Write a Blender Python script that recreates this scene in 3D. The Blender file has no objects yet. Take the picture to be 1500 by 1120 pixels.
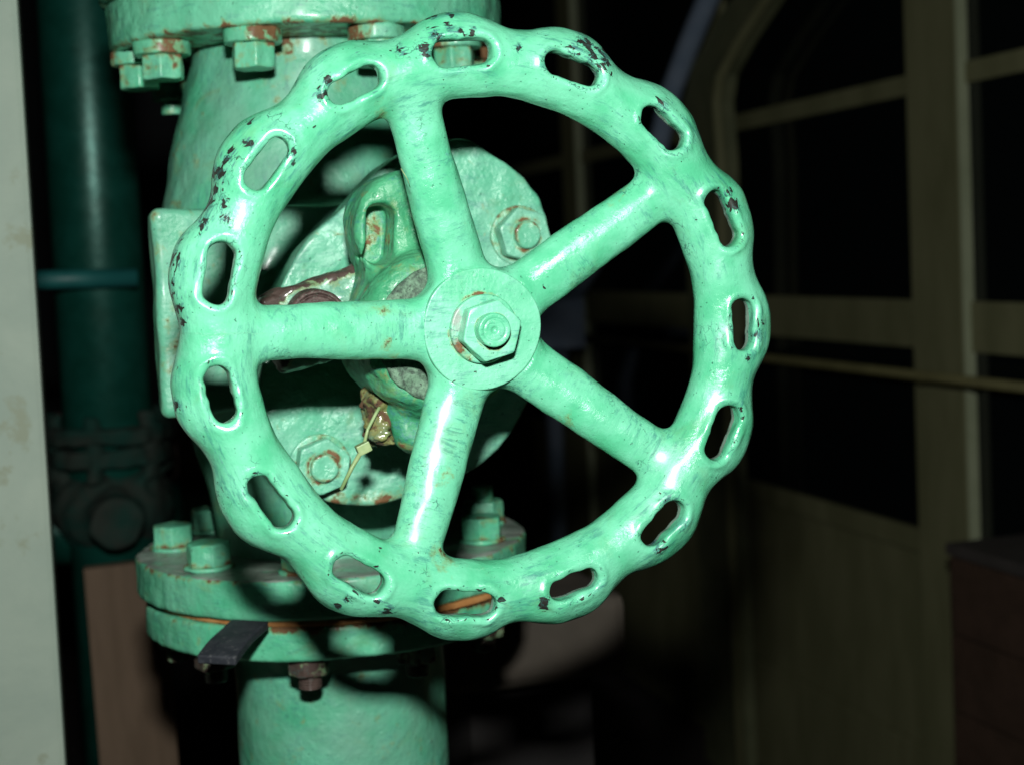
import bpy, bmesh, math, random
import numpy as np
import openvdb
from mathutils import Vector, Matrix
random.seed(7)
R = math.radians
scene = bpy.context.scene
COL = scene.collection

# ---------------------------------------------------------------- camera, flash, world, exposure
HZ = 1.2                                             # height of the handwheel centre above the floor
CAM = Vector((-0.27164, -0.91701, 1.24708))
RIGHT = Vector((0.953322, -0.298616, -0.044779)); UP = Vector((0.059854, 0.041527, 0.997343)); FWD = Vector((0.295963, 0.953469, -0.057462))
cd = bpy.data.cameras.new('camera'); cam = bpy.data.objects.new('camera', cd); COL.objects.link(cam)
cam.matrix_world = Matrix(((RIGHT.x, UP.x, -FWD.x, CAM.x), (RIGHT.y, UP.y, -FWD.y, CAM.y), (RIGHT.z, UP.z, -FWD.z, CAM.z), (0, 0, 0, 1)))
cd.sensor_width = 36; cd.lens = 52.8; cd.shift_y = -60 / 1500
cd.clip_start = .05; cd.clip_end = 50
cd.dof.use_dof = True; cd.dof.focus_distance = .965; cd.dof.aperture_fstop = 6.3
scene.camera = cam
w = bpy.data.worlds.new('World'); scene.world = w; w.use_nodes = True
w.node_tree.nodes['Background'].inputs[0].default_value = (.55, .7, .75, 1)
w.node_tree.nodes['Background'].inputs[1].default_value = .0012
fd = bpy.data.lights.new('camera_flash', 'AREA'); fd.shape = 'RECTANGLE'; fd.size = .062; fd.size_y = .04
fd.energy = 19.5; fd.color = (1, .99, .96)
fl = bpy.data.objects.new('camera_flash', fd); COL.objects.link(fl)
fl.location = CAM + UP * .205 - RIGHT * .014
fl.rotation_euler = (Vector((.12, .2, HZ - .02)) - fl.location).to_track_quat('-Z', 'Y').to_euler()
vs = scene.view_settings; vs.view_transform = 'Standard'; vs.look = 'None'; vs.exposure = 0; vs.gamma = 1; vs.use_curve_mapping = False
scene.cycles.use_denoising = True
scene.cycles.max_bounces = 5; scene.cycles.diffuse_bounces = 1; scene.cycles.glossy_bounces = 2; scene.cycles.transmission_bounces = 2
scene.cycles.use_adaptive_sampling = True; scene.cycles.adaptive_threshold = .02

# ---------------------------------------------------------------- materials
class NT:
    def __init__(s, name):
        s.m = bpy.data.materials.new(name); s.m.use_nodes = True; s.t = s.m.node_tree
        s.b = s.t.nodes['Principled BSDF']
    def n(s, typ, **kw):
        nd = s.t.nodes.new(typ)
        for k, v in kw.items(): setattr(nd, k, v)
        return nd
    def l(s, a, b): s.t.links.new(a, b)
    def put(s, sock, v):
        if hasattr(v, 'links') or isinstance(v, bpy.types.NodeSocket): s.l(v, sock)
        else: sock.default_value = v
    def math(s, op, a, b=0., c=0., clamp=False):
        nd = s.n('ShaderNodeMath', operation=op, use_clamp=clamp)
        for i, v in enumerate((a, b, c)): s.put(nd.inputs[i], v)
        return nd.outputs[0]
    def scale(s, v, sc):
        nd = s.n('ShaderNodeVectorMath', operation='MULTIPLY'); s.l(v, nd.inputs[0]); s.put(nd.inputs[1], sc); return nd.outputs[0]
    def noise(s, v, sc, det=4., rough=.55, dist=0.):
        nd = s.n('ShaderNodeTexNoise'); s.l(v, nd.inputs['Vector']); nd.inputs['Scale'].default_value = sc
        nd.inputs['Detail'].default_value = det; nd.inputs['Roughness'].default_value = rough; nd.inputs['Distortion'].default_value = dist
        return nd.outputs['Fac']
    def step(s, v, a, b):
        nd = s.n('ShaderNodeMapRange', interpolation_type='SMOOTHSTEP'); s.put(nd.inputs[0], v)
        nd.inputs[1].default_value = a; nd.inputs[2].default_value = b; return nd.outputs[0]
    def mix(s, f, a, b):
        nd = s.n('ShaderNodeMix', data_type='RGBA'); s.put(nd.inputs[0], f)
        s.put(nd.inputs[6], a if not isinstance(a, tuple) else (*a, 1)); s.put(nd.inputs[7], b if not isinstance(b, tuple) else (*b, 1)); return nd.outputs[2]
    def attr(s, name, out):
        nd = s.n('ShaderNodeAttribute', attribute_name=name); return nd.outputs[out]

def paint(name, base=(.115, .50, .29), light=(.235, .645, .445), dull=0., rough=.3, rustb=0., dirt=.35, streak=.5, chips=1., lump=1., rustcol=None, rnd=True, coat=.35):
    """thick hand-brushed enamel: brush drag, runs, pits, scuffs, dirt, rust bleeding through, chips to dark metal"""
    t = NT(name)
    rand = t.n('ShaderNodeObjectInfo').outputs['Random']
    o3 = t.n('ShaderNodeCombineXYZ'); k = t.math('MULTIPLY', rand, 7.3 if rnd else 0.); t.l(k, o3.inputs[0]); t.l(k, o3.inputs[2])
    def shifted(src):
        a = t.n('ShaderNodeVectorMath', operation='ADD'); t.l(src, a.inputs[0]); t.l(o3.outputs[0], a.inputs[1]); return a.outputs[0]
    v = shifted(t.n('ShaderNodeTexCoord').outputs['Object']); fv = shifted(t.attr('flow', 'Vector'))   # fv follows the brush direction
    wear = t.attr('wear', 'Fac'); rust = t.attr('rust', 'Fac')
    n1 = t.noise(v, 16, 3); n2 = t.noise(v, 45, 5, .6)
    c = t.mix(t.step(t.math('ADD', t.math('MULTIPLY', n1, .55), t.math('MULTIPLY', n2, .45)), .36, .60), base, light)
    st = t.noise(t.scale(fv, (1, 6, 6)), 42, 7, .78, .15)
    patch = t.step(t.noise(v, 30, 3), .42, .62)
    sm = t.math('MULTIPLY', t.math('MULTIPLY', t.step(st, .48, .62), patch), streak)
    c = t.mix(sm, c, (.035, .19, .19))
    st2 = t.noise(t.scale(fv, (1, 5, 5)), 70, 7, .8, .4)
    c = t.mix(t.math('MULTIPLY', t.step(st2, .56, .70), t.math('MULTIPLY', patch, .5 * streak / .5)), c, (.17, .27, .36))
    dm = t.math('MULTIPLY', t.step(t.noise(v, 26, 5, .65, .6), .56, .74), dirt)
    c = t.mix(dm, c, (.2, .27, .075))
    if dull: c = t.mix(t.math('MULTIPLY', t.step(t.noise(v, 19, 6, .62), .3, .72), dull), c, (.22, .37, .29))
    # rust bleeding
    rv = t.math('ADD', t.noise(v, 75, 7, .62, .3), t.math('MULTIPLY', rust, .42))
    rm = t.step(t.math('ADD', rv, rustb), .745, .82)
    halo = t.step(t.math('ADD', rv, rustb), .63, .78)
    c = t.mix(t.math('MULTIPLY', halo, .5), c, (.30, .25, .06))
    rc = t.mix(n2, *(rustcol or ((.085, .034, .018), (.27, .125, .045))))
    c = t.mix(rm, c, rc)
    bm_ = t.step(t.math('ADD', t.attr('bare', 'Fac'), t.math('MULTIPLY', t.math('SUBTRACT', n2, .5), 1.3)), .42, .62)
    c = t.mix(t.math('MULTIPLY', bm_, .9), c, t.mix(n2, (.16, .165, .155), (.40, .39, .365)))
    # chips down to dark primer
    cv = t.math('ADD', t.noise(t.scale(fv, (1, 1.35, 1.35)), 135, 3.5, .55, .6), t.math('MULTIPLY', wear, .268))
    cm = t.math('MULTIPLY', t.step(cv, .735, .75), chips)
    c = t.mix(cm, c, t.mix(n2, (.010, .007, .006), (.034, .024, .022)))
    gm = t.math('MULTIPLY', t.step(t.math('ADD', t.noise(t.scale(fv, (1, 4, 4)), 120, 4, .7), t.math('MULTIPLY', wear, .20)), .64, .74), chips * .75)
    gm = t.math('MULTIPLY', gm, t.math('SUBTRACT', 1., cm))
    c = t.mix(gm, c, (.07, .15, .19))
    if chips >= 1:                                        # crazing: fine cracks where the enamel is worn
        vo = t.n('ShaderNodeTexVoronoi', feature='DISTANCE_TO_EDGE'); vo.inputs['Scale'].default_value = 105
        dv = t.n('ShaderNodeTexNoise'); t.l(v, dv.inputs['Vector']); dv.inputs['Scale'].default_value = 160; dv.inputs['Detail'].default_value = 3
        av = t.n('ShaderNodeVectorMath', operation='MULTIPLY_ADD'); t.l(dv.outputs['Color'], av.inputs[0]); av.inputs[1].default_value = (.014, .014, .014); t.l(t.scale(fv, (1, 1.8, 1.8)), av.inputs[2])
        t.l(av.outputs[0], vo.inputs['Vector'])
        zone = t.step(t.math('ADD', t.noise(v, 34, 4, .6), t.math('MULTIPLY', wear, .2)), .58, .68)
        ck = t.math('MULTIPLY', t.step(vo.outputs['Distance'], .05, .012), zone)
        c = t.mix(t.math('MULTIPLY', ck, .8), c, (.03, .09, .09))
    sp = t.step(t.noise(v, 400, 2, .5), .70, .74)
    c = t.mix(t.math('MULTIPLY', sp, .75), c, (.02, .08, .06))
    t.l(c, t.b.inputs['Base Color'])
    rr = t.math('ADD', t.math('MULTIPLY', n2, .22), t.math('ADD', t.math('MULTIPLY', patch, .16), rough - .14))
    rr = t.math('ADD', rr, t.math('MULTIPLY', t.math('MAXIMUM', rm, cm), .35), clamp=True)
    t.l(rr, t.b.inputs['Roughness'])
    t.b.inputs['Specular IOR Level'].default_value = .5
    t.b.inputs['Coat Weight'].default_value = coat; t.l(t.math('ADD', t.math('MULTIPLY', patch, .14), .14), t.b.inputs['Coat Roughness'])
    t.b.inputs['Coat Tint'].default_value = (.66, .96, .84, 1)
    # relief
    h = t.math('MULTIPLY', t.noise(v, 60, 3, .5), 1.1 * lump)
    h = t.math('ADD', h, t.math('MULTIPLY', t.noise(v, 190, 3, .55), .38 * lump))
    h = t.math('ADD', h, t.math('MULTIPLY', st, .20))
    h = t.math('ADD', h, t.math('MULTIPLY', t.noise(v, 520, 2), .11))
    drip = t.n('ShaderNodeTexVoronoi'); t.l(v, drip.inputs['Vector']); drip.inputs['Scale'].default_value = 95
    h = t.math('ADD', h, t.math('MULTIPLY', t.step(drip.outputs['Distance'], .2, .05), .16 * lump))
    h = t.math('SUBTRACT', h, t.math('MULTIPLY', cm, .22))
    h = t.math('ADD', h, t.math('MULTIPLY', t.math('MULTIPLY', rm, t.noise(v, 300, 4, .7)), .5))
    bp = t.n('ShaderNodeBump'); bp.inputs['Strength'].default_value = 1.; bp.inputs['Distance'].default_value = .0016
    t.l(h, bp.inputs['Height']); t.l(bp.outputs[0], t.b.inputs['Normal'])
    return t.m

def rough_mat(name, cols, sc=40, rough=.8, metal=0., bump=.001, spec=.4, stretch=(1, 1, 1), det=6):
    """plain worn surface: mottled between colours, with fine relief"""
    t = NT(name)
    co = t.n('ShaderNodeTexCoord').outputs['Object']; v = t.scale(co, stretch)
    n1 = t.noise(v, sc, det, .62, .3); n2 = t.noise(v, sc * 4.5, 4, .6)
    c = t.mix(t.step(n1, .34, .66), cols[0], cols[1])
    if len(cols) > 2: c = t.mix(t.step(n2, .58, .7), c, cols[2])
    t.l(c, t.b.inputs['Base Color'])
    t.l(t.math('ADD', t.math('MULTIPLY', n2, .2), rough - .1, clamp=True), t.b.inputs['Roughness'])
    t.b.inputs['Metallic'].default_value = metal; t.b.inputs['Specular IOR Level'].default_value = spec
    h = t.math('ADD', n1, t.math('MULTIPLY', n2, .4))
    bp = t.n('ShaderNodeBump'); bp.inputs['Distance'].default_value = bump; t.l(h, bp.inputs['Height']); t.l(bp.outputs[0], t.b.inputs['Normal'])
    return t.m

M = {}
M['wheel'] = paint('mint_enamel_glossy', rough=.27, dirt=.25, rustb=-.10, streak=.62, lump=.55, rnd=False, coat=.75)
M['hub'] = paint('mint_enamel_hub', rough=.36, dirt=.25, streak=.6, rustb=-.07, lump=.75)
M['valve'] = paint('mint_enamel_casting', base=(.085, .48, .27), light=(.165, .58, .37), dull=.25, rough=.36, dirt=.4, streak=.4, chips=.6, lump=1.3, rustb=-.045)
M['dull'] = paint('mint_enamel_dulled', base=(.08, .44, .25), light=(.145, .51, .335), dull=.45, rough=.45, dirt=.5, streak=.5, chips=.5, lump=1.2, rustb=-.035)
M['bonnet'] = paint('mint_enamel_bonnet', base=(.12, .50, .31), light=(.22, .59, .415), dull=.3, rough=.33, dirt=.4, streak=.45, chips=.6, lump=1.9, rustb=.0)
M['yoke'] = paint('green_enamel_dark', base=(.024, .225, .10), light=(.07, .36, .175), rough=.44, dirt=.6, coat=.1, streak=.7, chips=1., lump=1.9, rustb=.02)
M['gland'] = paint('flaking_enamel_rust', base=(.12, .34, .22), light=(.25, .42, .32), rough=.33, dirt=.5, lump=1.8, rustb=.06, rustcol=((.03, .016, .014), (.10, .055, .045)))
M['crust'] = paint('rust_crust', base=(.06, .09, .04), light=(.12, .15, .07), rough=.65, dirt=.8, lump=2., rustb=.10, rustcol=((.05, .022, .014), (.15, .075, .035)))
M['bareface'] = rough_mat('bare_cast_face', ((.035, .065, .045), (.15, .28, .18), (.018, .026, .022)), 170, .6, 0, .0015)
M['rustnut'] = rough_mat('rusty_nut', ((.035, .02, .017), (.11, .075, .065), (.16, .22, .17)), 160, .55, .25, .0008)
M['rubber'] = rough_mat('dark_rubber', ((.016, .02, .026), (.03, .035, .042), (.06, .066, .07)), 60, .6, 0, .0003)
M['gasket'] = rough_mat('orange_gasket', ((.36, .16, .045), (.5, .26, .09)), 60, .7)
M['tie'] = rough_mat('yellowed_plastic', ((.20, .33, .13), (.32, .42, .2)), 90, .4, 0, .0003)
M['pillar'] = rough_mat('pale_plaster', ((.22, .285, .235), (.26, .325, .265), (.205, .245, .18)), 7, .8, 0, .0015)
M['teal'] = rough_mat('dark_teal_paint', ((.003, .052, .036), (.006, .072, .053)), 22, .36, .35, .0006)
M['tealmatte'] = rough_mat('grimy_teal_fitting', ((.003, .03, .022), (.02, .028, .022)), 16, .85, 0, .001, .2)
M['tealbar'] = rough_mat('teal_bar_paint', ((.008, .09, .085), (.012, .12, .11)), 9, .5, 0, .0006)
M['brownpipe'] = rough_mat('brown_dirt_pipe', ((.03, .022, .02), (.06, .04, .034)), 14, .75)
M['board'] = rough_mat('brown_board', ((.10, .07, .044), (.13, .092, .06)), 12, .8, 0, .001, .3, (3, 3, .4))
M['olive'] = rough_mat('olive_paint', ((.118, .124, .06), (.155, .16, .083)), 6, .7, 0, .0006, .3, (2, 2, .5))
M['paleface'] = rough_mat('pale_olive_face', ((.21, .245, .15), (.255, .29, .185)), 9, .7)  # paler olive than the posts it covers
M['darkolive'] = rough_mat('dark_olive_board', ((.07, .082, .04), (.10, .11, .055)), 9, .7)
M['oliverail'] = rough_mat('olive_rail_paint', ((.085, .082, .032), (.115, .11, .045)), 12, .6)
M['steelblue'] = rough_mat('blue_grey_paint', ((.16, .22, .30), (.22, .28, .36)), 8, .6)
M['beige'] = rough_mat('beige_concrete', ((.052, .045, .034), (.068, .058, .044)), 10, .85)
M['crate'] = rough_mat('brown_crate', ((.033, .019, .011), (.045, .026, .016)), 8, .8, 0, .001, .3, (.5, 3, 3))
M['crateedge'] = rough_mat('grey_crate_edge', ((.03, .027, .024), (.042, .038, .034)), 14, .7)
M['shadeblack'] = rough_mat('shade_black', ((.006, .006, .006), (.012, .011, .01)), 8, .9)  # shade below the plinth slab, put into a near-black colour
M['floor'] = rough_mat('dark_floor', ((.03, .026, .024), (.05, .042, .038)), 5, .85)
M['darkwall'] = rough_mat('dark_wall', ((.025, .03, .032), (.035, .042, .045)), 3, .85)
g = NT('dark_glass'); g.b.inputs['Base Color'].default_value = (.004, .006, .006, 1); g.b.inputs['Roughness'].default_value = .08; M['glass'] = g.m

# ---------------------------------------------------------------- mesh helpers
def tag(o, label=None, cat=None, group=None, kind=None):
    if label: o['label'] = label
    if cat: o['category'] = cat
    if group: o['group'] = group
    if kind: o['kind'] = kind
    return o
def empty(name, loc, label, cat, group=None):
    o = bpy.data.objects.new(name, None); COL.objects.link(o); o.location = loc; o.empty_display_size = .05
    return tag(o, label, cat, group)
def link(name, me, parent=None, loc=(0, 0, 0), rot=(0, 0, 0)):
    o = bpy.data.objects.new(name, me); COL.objects.link(o)
    o.parent = parent; o.location = loc; o.rotation_euler = rot
    return o

_rs = np.random.RandomState(3)
_K = _rs.normal(size=(14, 3)); _K /= np.linalg.norm(_K, axis=1)[:, None]; _PH = _rs.uniform(0, 6.28, 14); _FR = _rs.uniform(.6, 1.7, 14)
def lumps(x, y, z, wl, amp, n=8, seed=0):
    """smooth irregularity of hand-cast, thickly painted metal (sum of oblique waves)"""
    s = 0
    for i in range(n):
        k = _K[(i + seed) % 14] * (2 * math.pi / wl * _FR[(i + seed * 3) % 14])
        s = s + np.sin(k[0] * x + k[1] * y + k[2] * z + _PH[(i + seed * 5) % 14])
    return s * (amp / math.sqrt(n))
def smin(a, b, k):
    h = np.clip(.5 + .5 * (b - a) / k, 0, 1); return b + (a - b) * h - k * h * (1 - h)
def smax(a, b, k): return -smin(-a, -b, k)
def rbox(x, y, z, c, h, r):
    qx = np.abs(x - c[0]) - h[0] + r; qy = np.abs(y - c[1]) - h[1] + r; qz = np.abs(z - c[2]) - h[2] + r
    return np.sqrt(np.maximum(qx, 0) ** 2 + np.maximum(qy, 0) ** 2 + np.maximum(qz, 0) ** 2) + np.minimum(np.maximum(qx, np.maximum(qy, qz)), 0) - r
def cyl(rad, ax, R0, a, b, r):
    """round-edged disc/cylinder: radial coordinate rad, axial coordinate ax in [a, b]"""
    q1 = rad - R0 + r; q2 = np.abs(ax - (a + b) / 2) - (b - a) / 2 + r
    return np.sqrt(np.maximum(q1, 0) ** 2 + np.maximum(q2, 0) ** 2) + np.minimum(np.maximum(q1, q2), 0) - r
def caps2(u, v, a, b, r):
    pu, pv, bu, bv = u - a[0], v - a[1], b[0] - a[0], b[1] - a[1]
    h = np.clip((pu * bu + pv * bv) / max(bu * bu + bv * bv, 1e-12), 0, 1)
    return np.hypot(pu - bu * h, pv - bv * h) - r
def extr(d2, ax, a, b, r):
    q1 = d2 + r; q2 = np.abs(ax - (a + b) / 2) - (b - a) / 2 + r
    return np.sqrt(np.maximum(q1, 0) ** 2 + np.maximum(q2, 0) ** 2) + np.minimum(np.maximum(q1, q2), 0) - r

def polygonise(f, lo, hi, vox):
    lo = np.array(lo, float) - 2 * vox; hi = np.array(hi, float) + 2 * vox
    n = np.ceil((hi - lo) / vox).astype(int) + 1
    x, y, z = [(lo[i] + vox * np.arange(n[i])).astype(np.float32) for i in range(3)]
    d = np.ascontiguousarray(np.broadcast_to(f(x[:, None, None], y[None, :, None], z[None, None, :]), n), dtype=np.float32)
    gr = openvdb.FloatGrid(1.); gr.copyFromArray(d / vox)
    pts, quads = gr.convertToQuads(0.)
    pts = pts.astype(np.float64) * vox + lo
    e = vox * .5
    g = lambda dx, dy, dz: f(pts[:, 0] + dx, pts[:, 1] + dy, pts[:, 2] + dz)
    for _ in range(2):                                # pull the vertices exactly onto the surface
        nr = np.stack([g(e, 0, 0) - g(-e, 0, 0), g(0, e, 0) - g(0, -e, 0), g(0, 0, e) - g(0, 0, -e)], 1) / (2 * e)
        ln = np.linalg.norm(nr, axis=1)[:, None] + 1e-9
        pts = pts - nr / ln * np.clip(g(0, 0, 0)[:, None] / np.maximum(ln, .4), -.4 * vox, .4 * vox)
    nr = nr / ln
    q = quads.astype(np.int64)
    fn = np.cross(pts[q[:, 2]] - pts[q[:, 0]], pts[q[:, 3]] - pts[q[:, 1]])
    if (np.einsum('ij,ij->i', fn, nr[q[:, 0]]) < 0).mean() > .5: q = q[:, ::-1]
    return pts, q, nr

def to_mesh(name, pts, q, nr, mat, flow=None, wear=None, rust=None, bare=None):
    me = bpy.data.meshes.new(name)
    me.from_pydata(pts.tolist(), [], q.tolist()); me.polygons.foreach_set('use_smooth', np.ones(len(q), bool))
    me.update()
    x, y, z = pts.T
    fv = np.stack(flow(x, y, z), 1) if flow else pts
    a = me.attributes.new('flow', 'FLOAT_VECTOR', 'POINT'); a.data.foreach_set('vector', np.ascontiguousarray(fv, np.float32).ravel())
    for nm, fn in (('wear', wear), ('rust', rust), ('bare', bare)):
        val = np.broadcast_to(fn(x, y, z), len(x)) if fn else np.zeros(len(x))
        a = me.attributes.new(nm, 'FLOAT', 'POINT'); a.data.foreach_set('value', np.ascontiguousarray(val, np.float32))
    me.normals_split_custom_set_from_vertices(nr.tolist())
    me.materials.append(M[mat])
    return me
def sdf(name, f, lo, hi, vox, mat, **kw):
    return to_mesh(name, *polygonise(f, lo, hi, vox), mat, **kw)

def bm_mesh(name, bm, mat, smooth=False):
    me = bpy.data.meshes.new(name); bm.normal_update(); bm.to_mesh(me); bm.free()
    if smooth: me.polygons.foreach_set('use_smooth', np.ones(len(me.polygons), bool))
    me.materials.append(M[mat]); return me
def box(name, lo, hi, mat, parent=None, bev=.004, loc=(0, 0, 0), rot=(0, 0, 0)):
    bm = bmesh.new(); bmesh.ops.create_cube(bm, size=1)
    for v in bm.verts:
        v.co = Vector([(lo[i] + hi[i]) / 2 + v.co[i] * (hi[i] - lo[i]) for i in range(3)])
    if bev: bmesh.ops.bevel(bm, geom=bm.edges[:], offset=bev, segments=2, affect='EDGES', profile=.6)
    return link(name, bm_mesh(name, bm, mat), parent, loc, rot)
def tube(name, pts, rad, mat, parent=None, seg=24):
    """round bar through points, one radius per point or one for all"""
    bm = bmesh.new(); pts = [Vector(p) for p in pts]; rings = []
    for i, p in enumerate(pts):
        d = (pts[min(i + 1, len(pts) - 1)] - pts[max(i - 1, 0)]).normalized()
        a = d.orthogonal().normalized() if i == 0 else (a - d * a.dot(d)).normalized()
        b = d.cross(a); r = rad[i] if isinstance(rad, (list, tuple)) else rad
        rings.append([bm.verts.new(p + (a * math.cos(2 * math.pi * k / seg) + b * math.sin(2 * math.pi * k / seg)) * r) for k in range(seg)])
    for r0, r1 in zip(rings, rings[1:]):
        for k in range(seg):
            fc = bm.faces.new((r0[k], r0[(k + 1) % seg], r1[(k + 1) % seg], r1[k])); fc.smooth = True
    bm.faces.new(rings[0][::-1]); bm.faces.new(rings[-1])
    bmesh.ops.recalc_face_normals(bm, faces=bm.faces[:])
    return link(name, bm_mesh(name, bm, mat), parent)

# ---------------------------------------------------------------- the setting: floor and dark room behind
tag(box('floor', (-3, -2.5, -.1), (4, 6.2, 0), 'floor', None, 0), kind='structure')
tag(box('back_wall', (-3, 6.0, 0), (4, 6.2, 3.2), 'darkwall', None, 0), kind='structure')

# ---------------------------------------------------------------- handwheel: rim with 15 slotted lobes, five spokes, hub
TS = R(93.6); NL = 15; HUB = .0212
SPK = [TS + R(12) + R(72) * k for k in range(5)]
def wheel_f(x, y, z):
    r = np.hypot(x, z); th = np.arctan2(z, x)
    ph = (th - TS) * NL
    wv = ((1 - np.cos(ph)) / 2) ** 1.5
    rc = .1762 - .0042 * wv; a = .0268 - .0052 * wv; b = .0212 - .0012 * wv; yc = .0165
    u = (r - rc) / a; v = (y - yc) / b
    k = np.sqrt(u * u + v * v) + 1e-6
    d = k * (k - 1) / (np.sqrt((u / a) ** 2 + (v / b) ** 2) + 1e-6)
    for al in SPK:
        ca, sa = math.cos(al), math.sin(al)
        s = x * ca + z * sa; t = z * ca - x * sa
        q = np.clip((s - .035) / .12, 0, 1)
        ys = .0385 - .0190 * q; wt = .0198 - .0032 * q; wd = .0148 - .0015 * q
        u = t / wt; v = (y - ys) / wd
        k = np.sqrt(u * u + v * v) + 1e-6
        ds = k * (k - 1) / (np.sqrt((u / wt) ** 2 + (v / wd) ** 2) + 1e-6)
        ds = np.maximum(ds, np.maximum(s - .168, .0 - s))
        d = smin(d, ds, .011)
    d = smin(d, cyl(r, y, .0385, .0262, .062, .004), .014)
    d = smax(d, extr(r - .0405, y, -.03, HUB + .0012, .001) * -1, .0012)
    # slots, one through each lobe
    i = np.round((th - TS) / R(24)); dth = th - TS - i * R(24)
    tt = .176 * np.sin(dth) * (r / .176); rr = r * np.cos(dth) - .1755
    ii = i % 15
    jit = np.sin(ii * 2.7 + 1) ; jit2 = np.cos(ii * 1.9)
    L = .0108 + .0010 * jit; fl_ = np.clip(y - .0095, 0, .014) * .75; W = .0077 + .0005 * jit2 + fl_
    sl = np.hypot(np.maximum(np.abs(tt) - L, 0), rr) - W
    sl = sl + lumps(x, .3 * y, z, .010, .00030, 6, 2) + lumps(x, .3 * y, z, .005, .00012, 6, 4)
    d = d - (.0006 + .0004 * np.sin(ii * 3.3 + tt * 260)) * np.exp(-((sl - .0045) / .0022) ** 2) * np.clip((.016 - y) / .01, 0, 1)
    d = smax(d, -sl, .0045)
    return d + lumps(x, y, z, .05, .0005, 8) + lumps(x, y, z, .017, .00018, 6, 1)
CHIPS = np.array([(-0.028, 0.1855, 0.005), (-0.0355, 0.1762, 0.005), (-0.0495, 0.1754, 0.0044), (0.0254, 0.1782, 0.0028), (-0.0189, 0.191, 0.0033), (-0.0039, 0.1889, 0.0028), (-0.0124, 0.1885, 0.0022), (-0.0264, 0.1994, 0.0028), (-0.0163, 0.1999, 0.0022), (0.0719, 0.1833, 0.0055), (0.0645, 0.1759, 0.0055), (0.0755, 0.1706, 0.0061), (0.0814, 0.1662, 0.005), (0.0842, 0.1746, 0.0055), (0.1229, 0.1402, 0.0044), (-0.0976, 0.1577, 0.0039), (-0.103, 0.1515, 0.0044), (-0.1482, 0.1213, 0.0039), (-0.1593, 0.1134, 0.005), (-0.1659, 0.1033, 0.0055), (-0.1222, 0.1125, 0.0039), (-0.1999, 0.036, 0.0066), (-0.1946, 0.0235, 0.0033), (-0.193, 0.0153, 0.0033), (-0.1999, -0.0348, 0.0044), (-0.1014, -0.1623, 0.0028), (-0.0771, -0.1719, 0.0039), (-0.1073, -0.1672, 0.0022), (-0.0838, -0.1655, 0.0022), (0.025, -0.1778, 0.0044), (-0.0026, -0.1738, 0.0028), (-0.0323, -0.1656, 0.0022), (0.1896, -0.0049, 0.0022), (0.1769, -0.0295, 0.0028), (0.1867, -0.014, 0.0033), (0.1158, -0.1204, 0.005), (0.1077, -0.1499, 0.0044), (0.1725, 0.0738, 0.0044), (0.1677, 0.0808, 0.0039), (-0.1355, 0.1128, 0.0028), (-0.1716, 0.0892, 0.0077), (-0.1641, 0.0766, 0.0033), (-0.0069, 0.1441, 0.0016), (-0.1965, 0.0534, 0.005), (-0.1764, 0.075, 0.005)])
def wheel_wear(x, y, z):
    r = np.hypot(x, z); w0 = .30 * np.clip((r - .188) / .012, 0, 1) * (.35 + .65 * np.clip(-x / .15 + .3, 0, 1))
    dth = np.arctan2(z, x) - TS; dth = dth - np.round(dth / R(24)) * R(24)
    sd = np.hypot(np.maximum(np.abs(r * np.sin(dth)) - .0108, 0), r * np.cos(dth) - .1755) - .0077
    w0 = np.maximum(w0, .5 * np.clip(1 - np.abs(sd - .0025) / .0022, 0, 1))
    for cx, cz, cr in CHIPS:
        w0 = np.maximum(w0, np.clip(1.25 * (1 - np.hypot(x - cx, z - cz) / (2.0 * cr)), 0, 1))
    return w0
GRIME = [(-.004, .0845), (-.066, .0185), (-.063, -.015), (.051, -.065), (-.029, -.094), (-.034, -.142), (.094, .084), (-.062, .137)]
def wheel_grime(x, y, z):
    g_ = 0 * x
    for cx, cz in GRIME: g_ = np.maximum(g_, .62 * np.clip(1.2 * (1 - np.hypot(x - cx, z - cz) / .021), 0, 1))
    return g_
def slot_bare(x, y, z):                                       # bare grey walls deep in the slots
    r = np.hypot(x, z); dth = np.arctan2(z, x) - TS; dth = dth - np.round(dth / R(24)) * R(24)
    sd = np.hypot(np.maximum(np.abs(r * np.sin(dth)) - .0108, 0), r * np.cos(dth) - .1755) - .0074
    return np.clip((.0030 - sd) / .0012, 0, 1) * np.clip((y - .0035) / .004, 0, 1)
wheel = empty('handwheel', (0, 0, HZ), 'large mint green valve handwheel with scalloped slotted rim and five spokes', 'handwheel')
pts, q, nr = polygonise(wheel_f, (-.208, -.010, -.208), (.208, .066, .208), .00125)
cen = pts[q].mean(1); cr = np.hypot(cen[:, 0], cen[:, 2]); ca = np.arctan2(cen[:, 2], cen[:, 0])
part = np.full(len(q), 0)                                   # 0 rim, 1 hub, 2.. spokes
part[cr < .045] = 1
inner = (cr >= .045) & (cr < .149 - .0045 * np.cos(5 * (ca - SPK[0])))
near = np.argmin([np.abs(np.angle(np.exp(1j * (ca - al)))) for al in SPK], axis=0)
sp_y = cr < .1435
part[inner & sp_y] = (near + 2)[inner & sp_y]
def sub(mask, name, mat, flow, wear=None, rust=None, bare=None):
    qq = q[mask]; idx, inv = np.unique(qq, return_inverse=True)
    me = to_mesh(name, pts[idx], inv.reshape(qq.shape), nr[idx], mat, flow, wear, rust, bare)
    return link(name, me, wheel)
sub(part == 0, 'rim', 'wheel', lambda x, y, z: (np.mod(np.arctan2(z, x) + 2 * math.pi - R(177.6), 2 * math.pi) * .176, np.hypot(x, z), y), wheel_wear, wheel_grime, slot_bare)
sub(part == 1, 'hub', 'wheel', lambda x, y, z: (x, y, z), None, lambda x, y, z: .25 + 0 * x)
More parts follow.
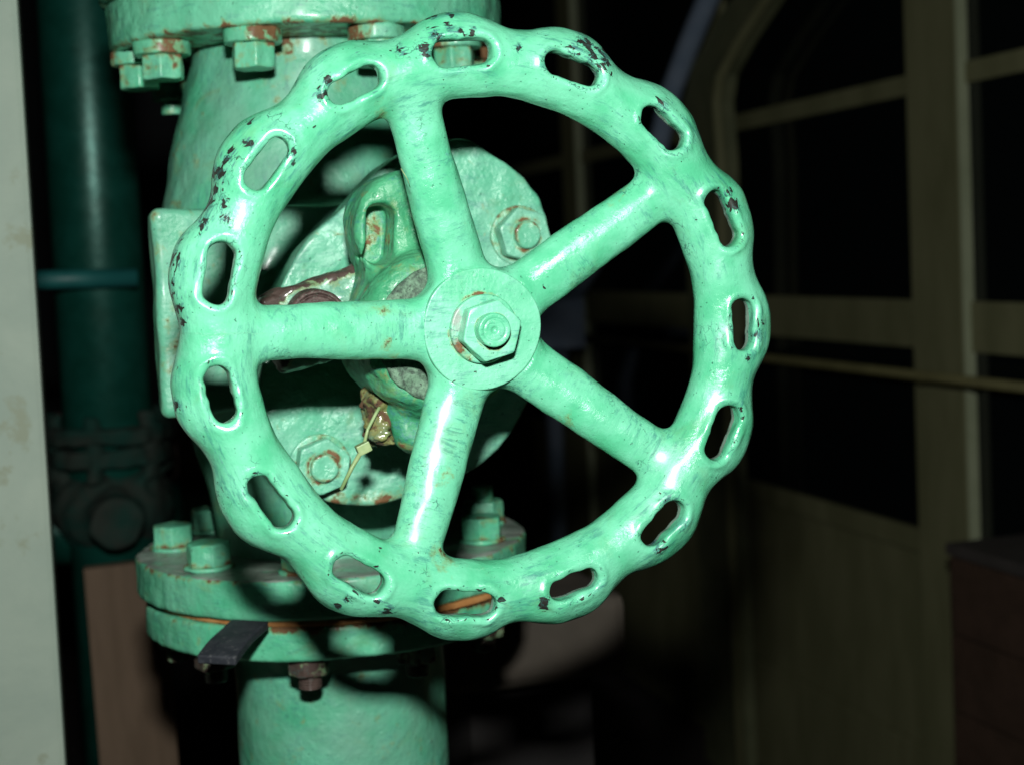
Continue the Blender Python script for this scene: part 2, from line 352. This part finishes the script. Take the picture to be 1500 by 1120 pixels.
for k, al in enumerate(SPK):
    ca_, sa_ = math.cos(al), math.sin(al)
    sub(part == k + 2, 'spoke', 'wheel', lambda x, y, z, ca_=ca_, sa_=sa_, k=k: (z * ca_ - x * sa_ + k * 3.1, x * ca_ + z * sa_, y), wheel_wear, wheel_grime)
HUB = .0212
me = sdf('hub_plate', lambda x, y, z: cyl(np.hypot(x, z), y, .0398 + .0005 * np.sin(3 * np.arctan2(z, x) + 1), HUB, .03, .0009) + lumps(x, y, z, .03, .00022, 6, 4),
         (-.042, .018, -.042), (.042, .032, .042), .0008, 'hub', rust=lambda x, y, z: np.clip(1 - np.abs(np.hypot(x, z) - .0232) / .003, 0, 1) * .62, bare=lambda x, y, z: .2 + 0 * x)
link('hub_plate', me, wheel)
def hexd(u, v, r_in, rot):
    d = None
    for k in range(3):
        a = rot + R(60) * k; t = np.abs(u * math.cos(a) + v * math.sin(a)) - r_in
        d = t if d is None else smax(d, t, .0012)
    return d
me = sdf('washer', lambda x, y, z: np.maximum(cyl(np.hypot(x, z), y, .0225 + .0004 * np.sin(2 * np.arctan2(z, x)), HUB - .0042, HUB + .001, .0012), -(np.hypot(x, z) - .008)) + lumps(x, y, z, .02, .00025, 6, 5),
         (-.024, .014, -.024), (.024, .024, .024), .0007, 'hub', rust=lambda x, y, z: .25 + .4 * np.clip((-x - z) / .025, 0, 1), bare=lambda x, y, z: .4 + 0 * x)
link('washer', me, wheel)
def nut_f(h, ri, rot, cham=.9):
    def f(x, y, z):
        r = np.hypot(x, z)
        d = extr(hexd(x, z, ri, rot), y, -h, 0, .0008)
        d = smax(d, (r - ri * 1.06) * .5 - (y + h) * .866 , .0008)
        return d + lumps(x, y, z, .016, .00022, 6, 6)
    return f
me = sdf('hub_nut', nut_f(.0145, .0178, R(45)), (-.023, -.016, -.023), (.023, .002, .023), .0007, 'hub', rust=lambda x, y, z: .8 * np.clip(1 - np.abs(np.hypot(x, z) - .0118) / .0025, 0, 1) + .5 * np.clip((y + .004) / .003, 0, 1), bare=lambda x, y, z: .33 + 0 * x)
link('hub_nut', me, wheel, (.0012, HUB - .004, -.001))
def stem_f(x, y, z):
    r = np.hypot(x, z)
    d = cyl(r, y, .0108, -.0065, .165, .0012)
    d = smax(d, -(np.hypot(r - .0072, y + .0068) - .0007), .0006)
    d = smax(d, -(np.hypot(r, y + .0072) - .0022), .001)
    return d + lumps(x, y, z, .014, .00015, 5, 7)
me = sdf('stem', stem_f, (-.012, -.008, -.012), (.012, .166, .012), .0007, 'hub', rust=lambda x, y, z: .5 * np.clip(1 - np.abs(np.hypot(x, z) - .0108) / .0008, 0, 1) * ((z < .0) | (x > 0)))
link('stem', me, wheel)

# ---------------------------------------------------------------- gate valve
X0, YC = -.034, .42                                       # vertical pipe axis
valve = empty('gate_valve', (X0, YC, HZ), 'mint green cast iron gate valve standing behind the handwheel', 'valve')
def vlink(name, me, loc=(0, 0, 0), rot=(0, 0, 0), parent=None):   # meshes in wheel coordinates: shift into the valve's frame
    o = link(name, me, parent or valve, (loc[0] - X0, loc[1] - YC, loc[2]) if parent is None else loc, rot); return o
NZ = [-.26, -.2, -.13, -.05, .05, .12, .17, .22, .30]; NR = [.100, .097, .098, .100, .104, .107, .104, .098, .098]
LZ = [-.20, -.08, .03, .09, .15, .20, .24]; LR = [.066, .098, .111, .109, .095, .078, .062]
def body_f(x, y, z):
    rad = np.hypot(x - X0, y - YC)
    d = (rad - np.interp(z, NZ, NR)) * .96
    d = smin(d, (np.hypot(x + .062, y - YC) - np.interp(z, LZ, LR)) * .95, .02)
    d = np.maximum(d, np.abs(z - .02) - .24)
    d = smin(d, rbox(x, y, z, (-.070, .285, .014), (.119, .022, .080), .006), .012)
    d = smin(d, cyl(np.hypot(x + .022, z), y, .074, .225, .40, .01), .03)
    return d + lumps(x, y, z, .08, .0009, 8, 2) + lumps(x, y, z, .03, .0003, 6, 3)
me = sdf('body', body_f, (-.2, .185, -.225), (.12, .56, .262), .0028, 'dull', flow=lambda x, y, z: (z, x, y),
         rust=lambda x, y, z: .1 + .5 * np.clip((z - .215) / .03, 0, 1) + .25 * np.clip((-x - .12) / .05, 0, 1) + .4 * np.clip(lumps(x, y, 0 * z, .035, .8, 8, 3) - .45, 0, 1) * np.clip((z - .09) / .12, 0, 1))
vlink('body', me)
def flange_f(r0, a, b, rd=.005, seed=1):
    def f(x, y, z):
        rad = np.hypot(x - X0, y - YC)
        return cyl(rad, z, r0, a, b, rd) + lumps(x, y, z, .06, .0008, 8, seed) + lumps(x, y, z, .02, .0002, 6, seed + 1)
    return f
def mkflange(name, r0, a, b, mat, seed, rust, rd=.005, flow=None, bare=None):
    return sdf(name, flange_f(r0, a, b, rd, seed), (X0 - r0 - .004, YC - r0 - .004, a - .003), (X0 + r0 + .004, YC + r0 + .004, b + .003), .0026, mat, rust=rust, bare=bare,
               flow=flow or (lambda x, y, z: (np.arctan2(y - YC, x - X0) * .17, np.hypot(x - X0, y - YC), z)))
vlink('upper_flange', mkflange('upper_flange', .1715, .234, .2745, 'valve', 1, lambda x, y, z: .75 * np.clip(1 - (z - .232) / .010, 0, 1) + .12))
vlink('lower_flange', mkflange('lower_flange', .1735, -.2345, -.2015, 'valve', 3, lambda x, y, z: .15 + .45 * np.clip(1 - np.abs(z + .203) / .006, 0, 1), .004, bare=lambda x, y, z: .8 * np.clip((z + .2035) / .0015, 0, 1)))


# bolts of the two pipe flanges
def washer_me(r0, h, seed):
    return sdf('washer', lambda x, y, z: cyl(np.hypot(x, y), z, r0, 0, h, .0018) + lumps(x, y, z, .02, .0004, 6, seed), (-r0 - .003, -r0 - .003, -.002), (r0 + .003, r0 + .003, h + .002), .0012, 'valve', rust=lambda x, y, z: .5 + .4 * np.sin(2 * np.arctan2(y, x) + seed))
def hex_me(name, ri, h, seed, mat='valve', rustk=.4):
    def f(x, y, z):
        r = np.hypot(x, y); d = extr(hexd(x, y, ri, .3), z, 0, h, .001)
        d = smax(d, (r - ri * 1.07) * .5 + (z - h) * .866, .001)
        return d + lumps(x, y, z, .018, .0004, 6, seed)
    return sdf(name, f, (-ri * 1.25, -ri * 1.25, -.002), (ri * 1.25, ri * 1.25, h + .002), .0012, mat, rust=lambda x, y, z: rustk + .4 * np.clip(1 - z / (.3 * h), 0, 1))
W1, W2, Hx1, Hx2 = washer_me(.0232, .012, 1), washer_me(.021, .004, 4), hex_me('nut', .0158, .020, 2), hex_me('nut', .0165, .019, 5)
RN = hex_me('nut', .0152, .016, 3, 'gland', .6)
STUD = sdf('stud', lambda x, y, z: cyl(np.hypot(x, y), z, .0095, 0, .02, .0015) + lumps(x, y, z, .012, .0003, 5, 2), (-.011, -.011, -.001), (.011, .011, .022), .0011, 'valve', rust=lambda x, y, z: .45 + 0 * x)
STUD2 = sdf('stud', lambda x, y, z: cyl(np.hypot(x, y) + .0005 * np.sin(z * 2800 + np.arctan2(y, x)), z, .0092, 0, .016, .0012), (-.011, -.011, -.001), (.011, .011, .018), .0007, 'gland', rust=lambda x, y, z: .8 + 0 * x)
BOLTA = [R(178 + 36 * k) for k in range(10)]
BUP = [R(a) for a in (180, 206, 243, 282, 316, 352, 28, 64, 100, 140)]; BLO = [R(a) for a in (169, 213, 250, 286, 325, 0, 36, 72, 104, 134)]
def bolt(parent, loc, down, rotz, wash, nut, stud=True, flat=None):
    b = bpy.data.objects.new('bolt', None); COL.objects.link(b); b.parent = parent; b.location = loc
    b.rotation_euler = (R(180) if down else 0, 0, rotz); b.empty_display_size = .02
    h = .012 if wash is W1 else .004
    link('washer', wash, b); link('nut', nut, b, (0, 0, h - .0005), (0, 0, 0))
    if stud: link('stud', STUD, b, (0, 0, h + .012))
    return b
for i, a in enumerate(BOLTA):
    bx, by = .147 * math.cos(BUP[i]), .147 * math.sin(BUP[i])
    bolt(valve, (bx, by, .2345), True, [.2, 1.2, .35, .9, .1][i % 5] + i, W1, Hx1, i in (9,), None)
    bx, by = .142 * math.cos(BLO[i]), .142 * math.sin(BLO[i])
    bolt(valve, (bx, by, -.2018), False, [.6, .15, 1.0, .4, .75][i % 5] + i * .7, W2, Hx2, i in (5,))

# bonnet flange with its two visible nuts
def bonnet_f(x, y, z):
    x = (x - .009) / 1.036; z = z / 1.036
    d2 = np.hypot(x + .018, z + .004) - .095
    d2 = smin(d2, np.hypot(x + .012, z + .030) - .093, .03)
    d2 = smin(d2, np.hypot(x - .020, z - .050) - .080, .02)
    d2 = smin(d2, np.hypot(x + .053, z + .058) - .076, .02)
    d2 = smin(d2, np.hypot(x - .033, z - .121) - .010, .012)
    return extr(d2 * 1.03, y, .204, .234, .003) + lumps(x, y, z, .045, .0008, 8, 4) + lumps(x, y, z, .016, .0004, 6, 5)
me = sdf('bonnet_flange', bonnet_f, (-.142, .200, -.152), (.128, .238, .145), .002, 'bonnet',
         rust=lambda x, y, z: .08 + .5 * np.clip(1 - np.hypot(x - .086, z - .062) / .034, 0, 1) + .6 * np.clip((-z - .122) / .012, 0, 1) + .55 * np.clip((x - .10) / .02, 0, 1))
vlink('bonnet_flange', me)
bnut = sdf('nut', nut_f(.017, .0188, R(20)), (-.024, -.019, -.024), (.024, .002, .024), .0008, 'bonnet', rust=lambda x, y, z: .55 * np.clip(1 - np.abs(np.hypot(x, z) - .012) / .0035, 0, 1) + .6 * np.clip((y + .008) / .008, 0, 1) + .12)
bstud = sdf('stud', lambda x, y, z: cyl(np.hypot(x, z), y, .0108, -.0225, 0, .0022) + lumps(x, y, z, .015, .0003, 5, 1), (-.012, -.024, -.012), (.012, .002, .012), .0008, 'bonnet', rust=lambda x, y, z: .5 * np.clip(1 - np.abs(np.hypot(x, z) - .0098) / .0025, 0, 1) + .12)
bwash = sdf('washer', lambda x, y, z: cyl(np.hypot(x, z), y, .0235, -.003, .001, .0015) + lumps(x, y, z, .02, .0004, 5, 3), (-.026, -.005, -.026), (.026, .003, .026), .0009, 'bonnet', rust=lambda x, y, z: .55 + 0 * x)
for (bx, bz, rt) in ((.0858, .0620, .1), (-.0800, -.1040, .55)):
    b = bpy.data.objects.new('bolt', None); COL.objects.link(b); b.parent = valve; b.location = (bx - X0, .2045 - YC, bz); b.rotation_euler = (0, rt, 0); b.empty_display_size = .02
    link('washer', bwash, b); link('nut', bnut, b, (0, -.002, 0)); link('stud', bstud, b, (0, -.002, 0))

# yoke: sleeve round the stem, arched arm with a window above, lumpy arm below
def yoke_f(x, y, z):
    r = np.hypot(x + .014, z + .004)
    d = cyl(r, y, .0590 - .35 * np.clip(.080 - y, 0, .03), .062, .150, .006)
    up = caps2(x, z, (-.014, .02), (-.0285, .0695), .0385)
    d = smin(d, extr(up, y, .088, .140, .008), .010)
    win = extr(caps2(x, z, (-.0510, .054), (-.0490, .0765), .0095), y, .06, .118, .003)
    d = smax(d, -win, .004)
    lo = caps2(x, z, (-.018, -.03), (-.022, -.060), .0285)
    d = smin(d, extr(lo, y, .082, .150, .012) + lumps(x, y, z, .03, .002, 8, 6), .008)
    d = smin(d, cyl(r, y, .050, .12, .210, .004), .01)
    return d + lumps(x, y, z, .03, .0007, 8, 7) + lumps(x, y, z, .012, .0003, 6, 1)
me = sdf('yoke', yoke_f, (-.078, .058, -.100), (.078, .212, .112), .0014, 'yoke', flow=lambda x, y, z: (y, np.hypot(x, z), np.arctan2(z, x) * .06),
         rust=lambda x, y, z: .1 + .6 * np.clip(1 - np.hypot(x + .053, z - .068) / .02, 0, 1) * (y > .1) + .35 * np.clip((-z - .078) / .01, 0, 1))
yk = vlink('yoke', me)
me = sdf('sleeve_face', lambda x, y, z: cyl(np.hypot(x + .014, z + .004), y, .0475, .0597, .066, .002) + lumps(x, y, z, .012, .0006, 8, 3), (-.062, .057, -.065), (.062, .068, .06), .0014, 'bareface')
link('sleeve_face', me, yk)
me = sdf('rust_crust', lambda x, y, z: rbox(x, y, z, (-.053, .108, -.062), (.0070, .018, .018), .005) + lumps(x, y, z, .016, .0028, 8, 5) + lumps(x, y, z, .007, .0008, 6, 2),
         (-.072, .078, -.09), (-.038, .132, -.036), .0013, 'crust', rust=lambda x, y, z: .4 + 0 * x)
link('rust_crust', me, yk)
def gland_f(x, y, z):
    a = R(15); u = (x + .085) * math.cos(a) + (z - .008) * math.sin(a); v = -(x + .085) * math.sin(a) + (z - .008) * math.cos(a)
    return rbox(u, y, v, (0, .138, 0), (.040, .012, .0285), .006) + lumps(x, y, z, .02, .0010, 8, 2) + lumps(x, y, z, .008, .0004, 6, 4)
me = sdf('gland_bar', gland_f, (-.14, .122, -.045), (-.03, .154, .06), .0013, 'gland', rust=lambda x, y, z: .10 + .7 * np.clip((z - .268 * x - .052) / .008, 0, 1) + .6 * np.clip((-x - .105) / .012, 0, 1))
gb = vlink('gland_bar', me)
me = sdf('gland_nut', lambda x, y, z: smax(cyl(np.hypot(x + .092, z - .009), y, .0205, .108, .128, .003), -(np.abs(np.hypot(x + .092, z - .009) - .0165) - .0012 + (y - .108) * .8), .001) + lumps(x, y, z, .02, .0004, 6, 3),
         (-.116, .105, -.014), (-.070, .130, .032), .001, 'rustnut')
link('gland_nut', me, gb)

# ---------------------------------------------------------------- pipes bolted on above and below, gasket, tab, cable tie
upper = empty('upper_pipe', (X0, YC, HZ + .2765), 'green pipe flange bolted on top of the valve at the upper frame edge', 'pipe')
o = link('flange', mkflange('flange', .1775, .2765, .31, 'valve', 5, lambda x, y, z: .5 + 0 * x), upper, (-X0, -YC, -.2765))
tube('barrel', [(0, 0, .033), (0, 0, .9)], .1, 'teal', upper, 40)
lower = empty('lower_pipe', (X0, YC, 0), 'green counter flange and pipe under the valve, running down to the floor', 'pipe')
link('flange', mkflange('flange', .1685, -.2690, -.2402, 'valve', 7, lambda x, y, z: .2 + .75 * np.clip((z + .2485) / .006, 0, 1) * np.clip((x + .16) / .05, .3, 1), .004), lower, (-X0, -YC, HZ))
link('barrel', sdf('barrel', lambda x, y, z: np.maximum(np.hypot(x, y) - .094 - .01 * np.clip((z - .90) / .03, 0, 1), np.abs(z - .466) - .4655) + lumps(x, y, z, .08, .0008, 8, 3), (-.136, -.136, .0), (.136, .136, .934), .005, 'dull', rust=lambda x, y, z: .2 + 0 * x), lower)
for i, a in enumerate(BOLTA):
    b = bpy.data.objects.new('bolt', None); COL.objects.link(b); b.parent = lower; b.location = (.143 * math.cos(a), .143 * math.sin(a), HZ - .2683); b.rotation_euler = (R(180), 0, .4 + i * 1.3); b.empty_display_size = .02
    link('nut', RN, b); link('stud', STUD2, b, (0, 0, .012))
gk = sdf('gasket', lambda x, y, z: np.maximum(cyl(np.hypot(x - .006, y + .0045), z, .1668, 0, .0056, .001), -(np.hypot(x, y) - .09)), (-.168, -.174, -.001), (.176, .168, .007), .0022, 'gasket')
gk = link('gasket', gk, None, (X0, YC, HZ - .2402)); tag(gk, 'thin orange gasket squeezed between the two lower green flanges', 'gasket')
def tab_f(x, y, z):
    z = z + 2.2 * (y - .01) ** 2 + .03 * x
    return rbox(x, y, z, (0, 0, 0), (.0155, .033, .0036), .0014) + lumps(x, y, z, .05, .0003, 5, 3)
tb = sdf('rubber_strip', tab_f, (-.02, -.056, -.007), (.02, .056, .007), .001, 'rubber')
tb = link('rubber_strip', tb, None, (-.148, .235, HZ - .2365), (R(7), 0, R(-31))); tag(tb, 'dark grey rubber strip poking out between the lower flanges', 'strip')
tie = empty('cable_tie', (-.0705, .082, HZ - .079), 'small yellowed cable tie with a short tail below the yoke', 'cable tie')
box('tie_head', (-.0048, -.004, -.0035), (.0048, .004, .0035), 'tie', tie, .0008, rot=(0, R(-22), 0))
tube('tail', [(-.002, -.002, -.002), (-.009, -.003, -.012), (-.0175, -.004, -.0265)], [.0017, .0015, .0013], 'tie', tie, 8)
tube('strap', [(.001, .002, .002), (.005, .006, .012), (.011, .006, .022), (.018, .012, .030)], .0012, 'tie', tie, 8)
tube('bristle', [(-.0545, -.001, HZ + .1035), (-.051, -.002, HZ + .097), (-.0475, .006, HZ + .092)], .00025, 'tie', None, 6)
tag(bpy.data.objects['bristle'], 'single pale brush hair stuck in the paint of the top spoke', 'bristle')

# ---------------------------------------------------------------- left background: pillar, teal pipe, brown pipes, board
tag(box('pillar', (-.75, .40, 0), (-.2765, .9, 3.0), 'pillar', None, .006), 'pale grey green plastered pillar at the left edge of the picture', 'pillar')
tp = empty('standing_pipe', (-.197, 1.2, 0), 'dark teal vertical pipe in the gloom beside the pale pillar', 'pipe')
tube('barrel', [(0, 0, 0), (0, 0, 2.9)], .060, 'teal', tp, 48)
def fit_f(x, y, z):
    r = np.hypot(x, y); d = cyl(r, z, .088, 1.02, 1.042, .004)
    d = np.minimum(d, cyl(r, z, .084, .99, 1.014, .004))
    for k in range(6):
        a = R(60 * k + 12); d = np.minimum(d, cyl(np.hypot(x - .074 * math.cos(a), y - .074 * math.sin(a)), z, .011, .972, 1.06, .002))
    d = smin(d, np.sqrt(x * x + y * y + (1.3 * (z - .93)) ** 2) - .083, .02)
    d = smin(d, cyl(np.hypot(x - .0, z - .925), y, .034, -.13, 0, .004), .012)
    return d + lumps(x, y, z, .03, .0022, 8, 4)
link('valve_fitting', sdf('valve_fitting', fit_f, (-.095, -.14, .86), (.095, .095, 1.066), .004, 'tealmatte'), tp)
tube('clamp_bar', [(-.13, -.078, 1.243), (.045, -.078, 1.239)], .0125, 'tealbar', tp, 16)
pipe = tube('brown_pipe', [(-.75, 1.36, 1.005), (.1, 1.36, .985)], .055, 'brownpipe', None, 28); tag(pipe, 'dirty brown horizontal pipe behind the teal standing pipe', 'pipe')
pipe = tube('elbow_pipe', [(-.75, 1.25, .90), (-.2, 1.25, .895), (-.08, 1.3, .89), (-.03, 1.4, .88), (-.02, 1.9, .87)], .05, 'teal', None, 28); tag(pipe, 'dark green low pipe bending away behind the lower flange', 'pipe')
bd = box('brown_board', (-.05, -.012, 0), (.05, .012, .87), 'board', None, .003, (-.175, 1.09, 0), (0, R(-1.2), R(0))); tag(bd, 'brown wooden board standing behind the lower flange at left', 'board')

# ---------------------------------------------------------------- right background: olive framed glazed partition, rail, crate, plinth
XP = 1.3
pa = empty('glazed_partition', (XP, 2.0, 0), 'dark olive framed glazed partition receding on the right', 'partition')
def pbox(name, y0, y1, z0, z1, d0, d1, mat='olive', bev=.003): return box(name, (XP + d0 - XP, y0 - 2.0, z0), (XP + d1 - XP, y1 - 2.0, z1), mat, pa, bev)
for y0, y1 in ((1.354, 1.513), (3.30, 3.42), (.55, .70)): pbox('post', y0, y1, 0, 2.6, -.041, .05)
pbox('post', 2.30, 2.40, 0, 2.6, -.031, .05)
for y0 in (1.354, 3.30, .55): pbox('near_face_strip', y0 - .006, y0 - .0005, .05, 2.45, -.0405, -.019, 'paleface', .001)  # paler strip added over the near side face of the posts
cells = ((.70, 1.354), (1.513, 2.30), (2.40, 3.30), (3.42, 5.9))
for y0, y1 in cells:
    pbox('glazing_bar', y0, y1, 1.508, 1.546, -.026, .03)
    pbox('mid_rail', y0, y1, 1.04, 1.13, -.027, .035)
    pbox('lower_panel', y0, y1, .28, .655, -.020, .025)
    pbox('panel_rail', y0, y1, .655, .70, -.030, .03)
    pbox('bottom_rail', y0, y1, .02, .28, -.027, .035)
    pbox('top_rail', y0, y1, 2.45, 2.6, -.05, .04)
    for z0, z1 in ((.70, 1.04), (1.13, 1.508), (1.546, 2.45)): pbox('pane', y0, y1, z0, z1, -.018, -.012, 'glass', 0)
tube('handrail', [(-.10, -1.4, 1.002), (-.10, .5, 1.002), (-.10, 1.9, 1.002)], .0085, 'oliverail', pa, 12)
for yy in (-1.38, -.60, 1.36): tube('rail_bracket', [(-.10, yy, .998), (-.0405, yy, .992)], .008, 'oliverail', pa, 8)
br = empty('arched_frame', (1.24, 2.3, 0), 'dark olive arched timber frame curving up beside the wheel top', 'frame')
IN = [(2.184, 0), (2.184, 1.152), (2.169, 1.428), (2.182, 1.567), (2.156, 1.625), (2.058, 1.686), (1.927, 1.751), (1.765, 1.817), (1.45, 1.90), (1.0, 1.95)]
OUT = [(2.40, 0), (2.40, 1.15), (2.405, 1.445), (2.40, 1.575), (2.324, 1.670), (2.189, 1.750), (2.03, 1.815), (1.84, 1.885), (1.48, 1.98), (1.0, 2.03)]
def strip(name, A, B, x0, x1, mat, parent):
    bm = bmesh.new(); n = len(A); px_, py_ = 1.24, 2.3
    V = [[bm.verts.new((x - px_, p[0] - py_, p[1])) for p in A + B[::-1]] for x in (x0, x1)]
    for k in range(2 * n):
        bm.faces.new((V[0][k], V[0][(k + 1) % (2 * n)], V[1][(k + 1) % (2 * n)], V[1][k]))
    for k in range(n - 1):
        for W_ in V: bm.faces.new((W_[k], W_[k + 1], W_[2 * n - 2 - k], W_[2 * n - 1 - k]))
    bmesh.ops.recalc_face_normals(bm, faces=bm.faces[:])
    return link(name, bm_mesh(name, bm, mat), parent)
strip('arch_board', IN, OUT, 1.205, 1.2385, 'darkolive', br)
tube('arch_bead', [(-.045, p[0] - 2.3, p[1]) for p in IN], .012, 'olive', br, 10)
pp = tube('conduit_pipe', [(1.17, 3.35, 0), (1.17, 3.33, .85), (1.17, 3.16, 1.10), (1.17, 2.85, 1.27), (1.19, 2.56, 1.424), (1.19, 2.48, 1.536), (1.19, 2.41, 1.627), (1.19, 2.31, 1.711), (1.19, 2.19, 1.802), (1.19, 2.06, 1.883), (1.19, 1.7, 2.1)], .026, 'steelblue', None, 20)
tag(pp, 'blue grey conduit pipe curving up behind the wheel', 'pipe')
jb = box('junction_box', (1.0, 3.0, .98), (1.16, 3.12, 1.12), 'steelblue', None, .006); tag(jb, 'small blue grey box seen dimly between the right spokes', 'box')
pl = empty('concrete_plinth', (.24, .76, 0), 'beige slab topped plinth low behind the handwheel rim', 'plinth')
box('cap_slab', (-.12, -.14, .775), (.085, .14, .868), 'beige', pl, .014); box('pedestal', (-.09, -.10, 0), (.055, .12, .775), 'shadeblack', pl, .006)  # slab sized to the lit patch; pedestal painted near black as shade
ct = empty('wooden_crate', (1.165, .98, 0), 'brown wooden crate with pale top edge at the lower right corner', 'crate')
for k in range(6): box('plank', (-.10, -.14, .002 + .124 * k), (.10, .14, .002 + .124 * k + .121), 'crate', ct, .003)
box('lid', (-.104, -.144, .746), (.104, .144, .765), 'crateedge', ct, .003)
print('objects', len(bpy.data.objects), 'tris', sum(len(o.data.polygons) * 2 for o in bpy.data.objects if o.type == 'MESH'))
